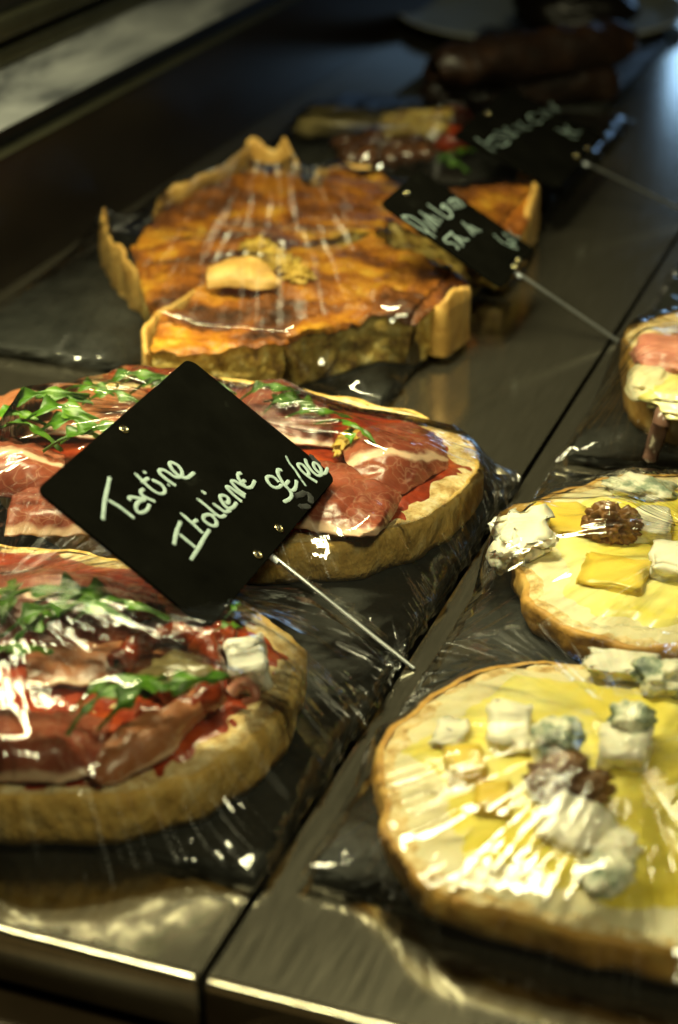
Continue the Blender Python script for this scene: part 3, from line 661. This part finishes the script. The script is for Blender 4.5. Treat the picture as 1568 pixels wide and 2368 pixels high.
def plate(name, c, rx, ry, label):
    V = []; Fc = []; n = 72
    prof = [(0, .003), (.80, .003), (.88, .006), (.96, .013), (1.0, .0145), (1.0, .0125), (.9, .004), (.8, .0005), (0, .0005)]
    for (s, z) in prof:
        for k in range(n): a = 2*math.pi*k/n; V.append((c[0]+rx*s*math.cos(a), c[1]+ry*s*math.sin(a), z))
    for i in range(len(prof)-1):
        for k in range(n): Fc.append((i*n+k, i*n+(k+1) % n, (i+1)*n+(k+1) % n, (i+1)*n+k))
    t = thing(name, (c[0], c[1], 0), label, 'plate')
    obj('dish', V, Fc, M['paper'], t)
    rimp = [Vector((c[0]+rx*math.cos(2*math.pi*k/n), c[1]+ry*math.sin(2*math.pi*k/n), .0148)) for k in range(n+1)]
    V, Fc = tube(rimp, .0016, 6, cap=False); obj('rim', V, Fc, M['rim'], t)
    return t
pc = P(1240, 55, 0)
pl = plate('serving_dish', (pc.x, pc.y+.02), .16, .17, 'grey round serving dish with pale rim at the top of the picture')
bl = blob('dark_parcel', P(1330, 20, .03), (.07, .05, .028), M['gloss'], None, .2, 1.4, 3, 4, .3)
setp(bl, 'dark glossy wrapped parcel on the grey dish at the top right', 'parcel')
ob = blob('orange_roll', P(1310, -30, .035), (.05, .04, .03), M['orange'], None, .15, 1.4, 8, 4, .3)
setp(ob, 'orange brown roll cut off by the top edge', 'roll')

# ------------------------------------------------------------------ cling film
def heights(objs, xs, ys, zmin):
    Vv = []; Ff = []
    for o in objs:
        me = o.data; off = len(Vv); mw = o.matrix_world
        Vv += [mw @ v.co for v in me.vertices]; Ff += [[off+i for i in p.vertices] for p in me.polygons]
    bv = BVHTree.FromPolygons(Vv, Ff); H = np.full(ys.shape, zmin)
    for j in range(ys.shape[0]):
        for i, x in enumerate(xs):
            y = ys[j, i]
            r = bv.ray_cast(Vector((x, y, .3)), Vector((0, 0, -1)))
            if r[0] is not None: H[j, i] = max(zmin, r[0].z)
    return H
def kids(*ts): return [c for t in ts for c in t.children]
def film(name, rect, things, centres, m, label, nx=120, ny=150, its=900, seed=0, margin=.004, wr=.0014, peaks=(), front=None, rod=None):
    bpy.context.view_layer.update()
    x0, x1, y0, y1 = rect; x0 -= margin; x1 += margin; y0 -= margin; y1 += margin
    xs = np.linspace(x0, x1, nx); ys = np.linspace(y0, y1, ny)
    Yg = np.zeros((ny, nx))
    for i, x in enumerate(xs):
        f0 = (front(x)-margin) if front else y0
        Yg[:, i] = f0 + (y1-f0)*np.linspace(0, 1, ny)
    B = heights(kids(*things), xs, Yg, ST) + .0014
    for (px, py, z) in peaks:
        q = P(px, py, z); g = np.hypot(xs[None, :]-q.x, Yg-q.y); B = np.maximum(B, z-g*.6)
    edge = .003
    B[0, :] = B[-1, :] = edge; B[:, 0] = B[:, -1] = edge
    ex = int(nx*.02)+1
    # the sheet bridges small gaps and bumps: closing, then smoothing, of the support
    def nb(A, f): Ap = np.pad(A, 1, mode='edge'); return f([A, Ap[1:-1, :-2], Ap[1:-1, 2:], Ap[:-2, 1:-1], Ap[2:, 1:-1]])
    G = B.copy()
    for _ in range(4): G = nb(G, np.maximum.reduce)
    for _ in range(2): G = nb(G, np.minimum.reduce)
    for _ in range(14): G = nb(G, lambda q: sum(q)/5)
    D = np.maximum(0, B+.0006-G)
    for _ in range(2): D = nb(D, np.maximum.reduce)
    for _ in range(3): D = nb(D, lambda q: sum(q)/5)
    G = np.maximum(G+D, B); G[0, :] = G[-1, :] = edge; G[:, 0] = G[:, -1] = edge; B = G
    Zf = B.copy()
    for _ in range(its):
        Zn = Zf.copy()
        Zn[1:-1, 1:-1] = .25*(Zf[1:-1, :-2]+Zf[1:-1, 2:]+Zf[:-2, 1:-1]+Zf[2:, 1:-1]); Zf = np.maximum(Zn, B)
        Zf[0, :] = Zf[-1, :] = edge; Zf[:, 0] = Zf[:, -1] = edge
    for _ in range(2): Zf[1:-1, 1:-1] = .5*Zf[1:-1, 1:-1]+.125*(Zf[1:-1, :-2]+Zf[1:-1, 2:]+Zf[:-2, 1:-1]+Zf[2:, 1:-1])
    if rod is not None:
        for j in range(ny):
            for i in range(nx):
                Zf[j, i] = min(Zf[j, i], max(.003, (rod[0]-xs[i])*math.tan(rod[2])-.0055) + max(0, abs(Yg[j, i]-rod[1])-.004)*.7)
    V = []; U = []; Fc = []
    for j in range(ny):
        for i in range(nx):
            x, y = xs[i], Yg[j, i]
            dd = [(math.hypot((x-c[0]), (y-c[1])), c) for c in centres]; r, c = min(dd, key=lambda q: q[0])
            a = math.atan2(y-c[1], x-c[0]); U.append((a/(2*math.pi)+.5, r*10))
            inner = min(i, nx-1-i, j, ny-1-j)
            free = min(1, max(0, (Zf[j, i]-B[j, i])/.004))
            wv = mn.noise(Vector((math.cos(a)*9+seed, math.sin(a)*9, r*9)))*wr*(.35+1.2*free) + mn.noise(Vector((math.cos(a)*26+seed, math.sin(a)*26, r*12)))*wr*.6*(.3+free)
            ez = 0
            if inner == 0: ez = fb((x, y, 0), 110, seed)*.002
            V.append((x + (fb((x, y, 1), 70, seed)*.003 if inner == 0 else 0), y + (fb((x, y, 2), 70, seed)*.003 if inner == 0 else 0), max(.0012, Zf[j, i] + (max(0, wv+wr*.7) if inner else ez))))
    for j in range(ny-1):
        for i in range(nx-1): Fc.append((j*nx+i, j*nx+i+1, (j+1)*nx+i+1, (j+1)*nx+i))
    # the angle seam: avoid a wrapped-around face
    o = obj(name, V, Fc, m, None, True)
    ul = o.data.uv_layers.new(name='UVMap')
    for p in o.data.polygons:
        us = [U[o.data.loops[l].vertex_index] for l in p.loop_indices]; mx = max(u[0] for u in us)
        for l, u in zip(p.loop_indices, us): ul.data[l].uv = (u[0]+1 if mx-u[0] > .5 else u[0], u[1])
    return setp(o, label, 'cling film', 'cling film wraps')
def sstep(a, b, x): t = min(1, max(0, (x-a)/(b-a))); return t*t*(3-2*t)
film('cling_film', SLA, [t1, t2], [tuple(C1[:2]), tuple(C2[:2])], M['film'], 'clear cling film stretched over the two ham tartines', seed=1, peaks=[(70, 1470, .060), (-60, 1480, .058), (150, 1480, .056), (60, 970, .052), (300, 900, .048)], rod=(P(965, 1550).x, P(965, 1550).y, math.radians(34.7)), front=lambda x: h*(1.066+.076*sstep(-.68, -.545, x/h)))
film('cling_film', SLB, [c1, c2], [(-.232*h, 1.325*h), (-.232*h, 1.765*h)], M['film2'], 'clear cling film stretched over the two yellow cheese tartines', seed=2, front=lambda x: h*(1.162-.065*sstep(-.44, -.28, x/h)))
film('cling_film', SLC, [c3], [(-.262*h, 2.275*h)], M['film3'], 'clear cling film over the ham topped bread at the right edge', seed=3, nx=90, ny=110)
film('cling_film', SLQ, [q1, q2, q3], [tuple(P(640, 300, 0)[:2])], M['film3'], 'clear cling film stretched over the quiche slices', seed=4)
film('cling_film', SLD, [mp_], [tuple(P(1080, 215, 0)[:2])], M['film2'], 'clear cling film over the mixed plate behind the quiche', seed=5, nx=80, ny=90)

# ------------------------------------------------------------------ signs
def zr(region, scale):   # zoomed picture -> 1568-wide picture
    return lambda x, y: ((region[0]+x/scale)/1.2245, (region[1]+y/scale)/1.2245)
def sign(label, tip, ang, a0, a1, y0, y1, strokes, eyelets, wid, rod_y=None):
    T = P(*tip); T.z = 0
    e = Vector((-math.cos(ang), 0, math.sin(ang))); n_ = Vector((math.sin(ang), 0, math.cos(ang)))
    t = thing('sign', T, label, 'sign', 'black price signs on rods')
    ry = T.y
    def on(px, py, lift):
        d = Vector(ray(px, py)); c = Vector(CAM); k = (T+n_*lift-c).dot(n_)/d.dot(n_); return c+d*k
    # card with rounded corners
    r = .0055; out = []
    for (ca, cy, s0) in ((a0+r, y0+r, 180), (a1-r, y0+r, 270), (a1-r, y1-r, 0), (a0+r, y1-r, 90)):
        for k in range(7):
            th = math.radians(s0+90*k/6); out.append((ca+r*math.cos(th), cy+r*math.sin(th)))
    V = []; n = len(out); hh = .0008
    for (lift, ins) in ((-hh, .0003), (-hh*.6, 0), (hh*.6, 0), (hh, .0003)):
        for (aa, yy) in out:
            ca_, cy_ = (a0+a1)/2, (y0+y1)/2
            aa2 = aa + (ins if aa < ca_ else -ins); yy2 = yy + (ins if yy < cy_ else -ins)
            q = T + e*aa2 + n_*lift; V.append((q.x, yy2, q.z))
    Fc = [(i*n+k, i*n+(k+1) % n, (i+1)*n+(k+1) % n, (i+1)*n+k) for i in range(3) for k in range(n)]
    Fc += [tuple(range(n-1, -1, -1)), tuple(3*n+k for k in range(n))]
    obj('card', V, Fc, M['sign'], t, False)
    # rod behind the card, from the counter up, with a pale cap at the card's lower edge
    b0 = T - n_*.0022 + e*.0005; b0.z = max(b0.z, .0006)
    V, Fc = tube([b0, T - n_*.0022 + e*(a0+(a1-a0)*.55)], .0011, 10, up=n_); obj('rod', V, Fc, M['pin'], t)
    V, Fc = tube([T - n_*.0022 + e*(a0-.0045), T - n_*.0022 + e*(a0+.004)], .0017, 10, up=n_); obj('rod_cap', V, Fc, M['cap'], t)
    for (fn, x, y) in eyelets:
        c = on(*fn(x, y), hh+.0002); pts = [c + (e*math.cos(a)+Vector((0, 1, 0))*math.sin(a))*.0019 for a in [2*math.pi*k/20 for k in range(21)]]
        V, Fc = tube(pts, .00065, 8, up=n_, cap=False); eo = obj('eyelet', V, Fc, M['brass'], t)
        V, Fc = tube([c-n_*.0001, c+n_*.0001], .0013, 14, up=e); obj('eyelet_hole', V, Fc, M['black'], eo)
    for name, fn, mm, sts in strokes:
        V = []; Fc = []
        for k, st in enumerate(sts):
            pts = catmull([on(*fn(x, y), hh+.00012+.00002*k) for x, y in st], 7) if len(st) > 1 else []
            w0 = {'chalk': wid, 'chalkthin': wid*.72}.get(mm, wid*1.6)
            v, f = tube(pts, lambda t, w0=w0, k=k: w0*(.94+.16*mn.noise(Vector((t*5, k*3.1, .4)))), 8, up=n_, flat=.18); off = len(V); V += v; Fc += [tuple(i+off for i in q) for q in f]
        obj(name, V, Fc, M[mm], t)
    return t
z1 = zr((250, 1250), 4.9); z2 = zr((460, 1320), 4.9); z3 = zr((720, 1260), 6.533); z4 = zr((1060, 480), 3.136); z5 = zr((1240, 230), 3.015); z6 = zr((60, 980), 1.668)
word_a = [[(300, 495), (270, 640), (230, 830), (205, 1080)], [(275, 815), (450, 920), (630, 1062)],
    [(592, 818), (565, 795), (590, 772), (680, 785), (785, 805), (700, 840), (662, 910), (690, 980), (760, 985), (820, 945), (850, 880)],
    [(772, 662), (732, 690), (745, 740), (810, 785), (922, 832)],
    [(655, 450), (760, 555), (850, 640), (930, 700), (1010, 728), (1062, 705), (1055, 650), (1000, 590), (900, 540)], [(740, 575), (835, 510)],
    [(770, 422), (800, 438)], [(1110, 608), (1120, 606)],
    [(1212, 612), (1110, 545), (1005, 455), (990, 405), (1040, 395), (1130, 445), (1210, 495), (1285, 490), (1305, 430), (1255, 345), (1180, 300), (1135, 305), (1150, 365), (1230, 455), (1310, 500), (1385, 500), (1470, 432)]]
word_b = [[(255, 768), (195, 920), (165, 1085)], [(245, 950), (350, 1040), (455, 1125)], [(655, 882), (590, 980), (500, 1140), (400, 1295)],
    [(262, 658), (400, 780), (555, 925)], [(400, 805), (480, 748)],
    [(725, 700), (650, 672), (580, 690), (575, 745), (640, 805), (715, 832), (755, 805), (735, 740), (680, 685)],
    [(490, 458), (620, 560), (750, 675), (820, 705), (875, 680)], [(712, 525), (800, 590), (870, 635), (940, 615)], [(555, 352), (598, 382)],
    [(872, 498), (912, 512), (918, 455), (865, 410), (805, 415), (815, 475), (872, 555), (930, 590), (990, 565), (1028, 508)],
    [(1098, 492), (990, 400), (895, 300), (935, 292), (1040, 365), (1140, 430)],
    [(1150, 395), (1055, 330), (962, 225), (1000, 208), (1100, 262), (1180, 300), (1240, 285), (1283, 205)],
    [(1095, 95), (1052, 112), (1055, 165), (1100, 230), (1150, 275)], [(1110, 228), (1142, 198)]]
price = [[(455, 690), (380, 612), (290, 578), (235, 605), (255, 685), (325, 762), (400, 793), (470, 775), (510, 735)],
    [(510, 468), (445, 462), (442, 540), (500, 650), (560, 740), (640, 820), (688, 900), (685, 960), (640, 1010), (555, 1053)],
    [(575, 740), (640, 662)], [(640, 830), (720, 840), (770, 780), (783, 665)], [(1158, 688), (1020, 600), (900, 500), (820, 400), (815, 355), (880, 358), (950, 420), (1008, 510), (1005, 555)],
    [(950, 265), (970, 345), (1050, 460), (1130, 540), (1200, 570), (1245, 530), (1228, 430), (1160, 345), (1108, 335), (1105, 400), (1180, 495), (1260, 530), (1322, 515), (1358, 425)]]
smear = [[(760, 945), (850, 925), (935, 880)], [(1000, 900), (1050, 980), (1040, 1060)], [(1050, 200), (1125, 285), (1200, 345)], [(850, 1130), (930, 1145), (1010, 1130)]]
slash = [[(590, 205), (650, 330), (760, 470), (850, 610), (955, 755)]]
sign('large square black sign reading Tartine Italienne in front of the ham tartines', (965, 1550), math.radians(34.7), .190*h, .400*h, 1.357*h, 1.704*h,
     [('lettering', z1, 'chalk', word_a), ('lettering', z2, 'chalk', word_b), ('lettering', z3, 'chalk', price), ('lettering', z3, 'chalkthin', slash)] + [('chalk_smear', z3, 'smear', [q]) for q in smear],
     [(z6, 485, 393), (z6, 1217, 860), (z6, 1116, 984)], .00118)
s2a = [[(475, 565), (370, 505), (262, 432), (262, 412), (335, 422), (430, 488), (482, 552), (540, 600)], [(440, 440), (500, 500), (545, 545)], [(400, 370), (470, 425), (545, 495), (560, 505)], [(455, 400), (510, 440), (580, 490)], [(505, 405), (560, 440), (600, 458)],
    [(472, 308), (560, 370), (650, 428), (690, 405), (640, 345), (600, 340), (620, 310), (690, 375)], [(665, 275), (730, 350)], [(660, 290), (700, 262), (765, 340)], [(710, 262), (740, 268), (800, 325)]]
s2b = [[(690, 555), (650, 590), (622, 615), (640, 648), (700, 655), (740, 690), (740, 705)], [(690, 570), (745, 630), (790, 680)], [(720, 590), (790, 655)], [(755, 595), (800, 625), (835, 622)], [(782, 465), (830, 520), (880, 582)], [(830, 495), (905, 560)], [(860, 500), (910, 535), (945, 545)]]
s2c = [[(1062, 578), (1130, 640), (1200, 680), (1275, 702)], [(1200, 680), (1250, 660), (1210, 630), (1180, 650)], [(1140, 560), (1200, 610), (1265, 645)], [(1190, 540), (1230, 580), (1300, 610)]]
sign('small black sign reading Quiche in front of the quiche slices', (1440, 795), math.radians(30.0), .187*h, .397*h, 2.382*h, 2.560*h,
     [('lettering', z4, 'chalk', s2a), ('lettering', z4, 'chalk', s2b), ('lettering', z4, 'chalkthin', s2c)], [(z4, 285, 210), (z4, 1285, 800), (z4, 1240, 865)], .00078)
s3a = [[(322, 482), (400, 540), (485, 605)], [(420, 530), (470, 470), (560, 490), (610, 515), (550, 552), (470, 525)], [(480, 430), (560, 440), (650, 470), (670, 450)], [(570, 390), (610, 440), (670, 460)], [(640, 380), (690, 400), (720, 420)], [(690, 345), (730, 390), (795, 400)],
    [(830, 280), (775, 290), (790, 335), (860, 355), (890, 335)], [(870, 250), (930, 310)], [(920, 240), (965, 290)], [(955, 175), (1015, 255)], [(990, 220), (1045, 245)]]
s3b = [[(1010, 405), (1080, 430), (1150, 480), (1190, 480)], [(1090, 375), (1120, 420), (1160, 440), (1225, 430)], [(1060, 440), (1130, 415)]]
sign('farthest black sign reading Assiette before the two dark brown loaves', (1628, 510), math.radians(21.8), .232*h, .430*h, 2.885*h, 3.225*h,
     [('lettering', z5, 'chalkthin', s3a), ('lettering', z5, 'chalkthin', s3b)], [(z5, 430, 270), (z5, 1280, 570), (z5, 1185, 640)], .0009)
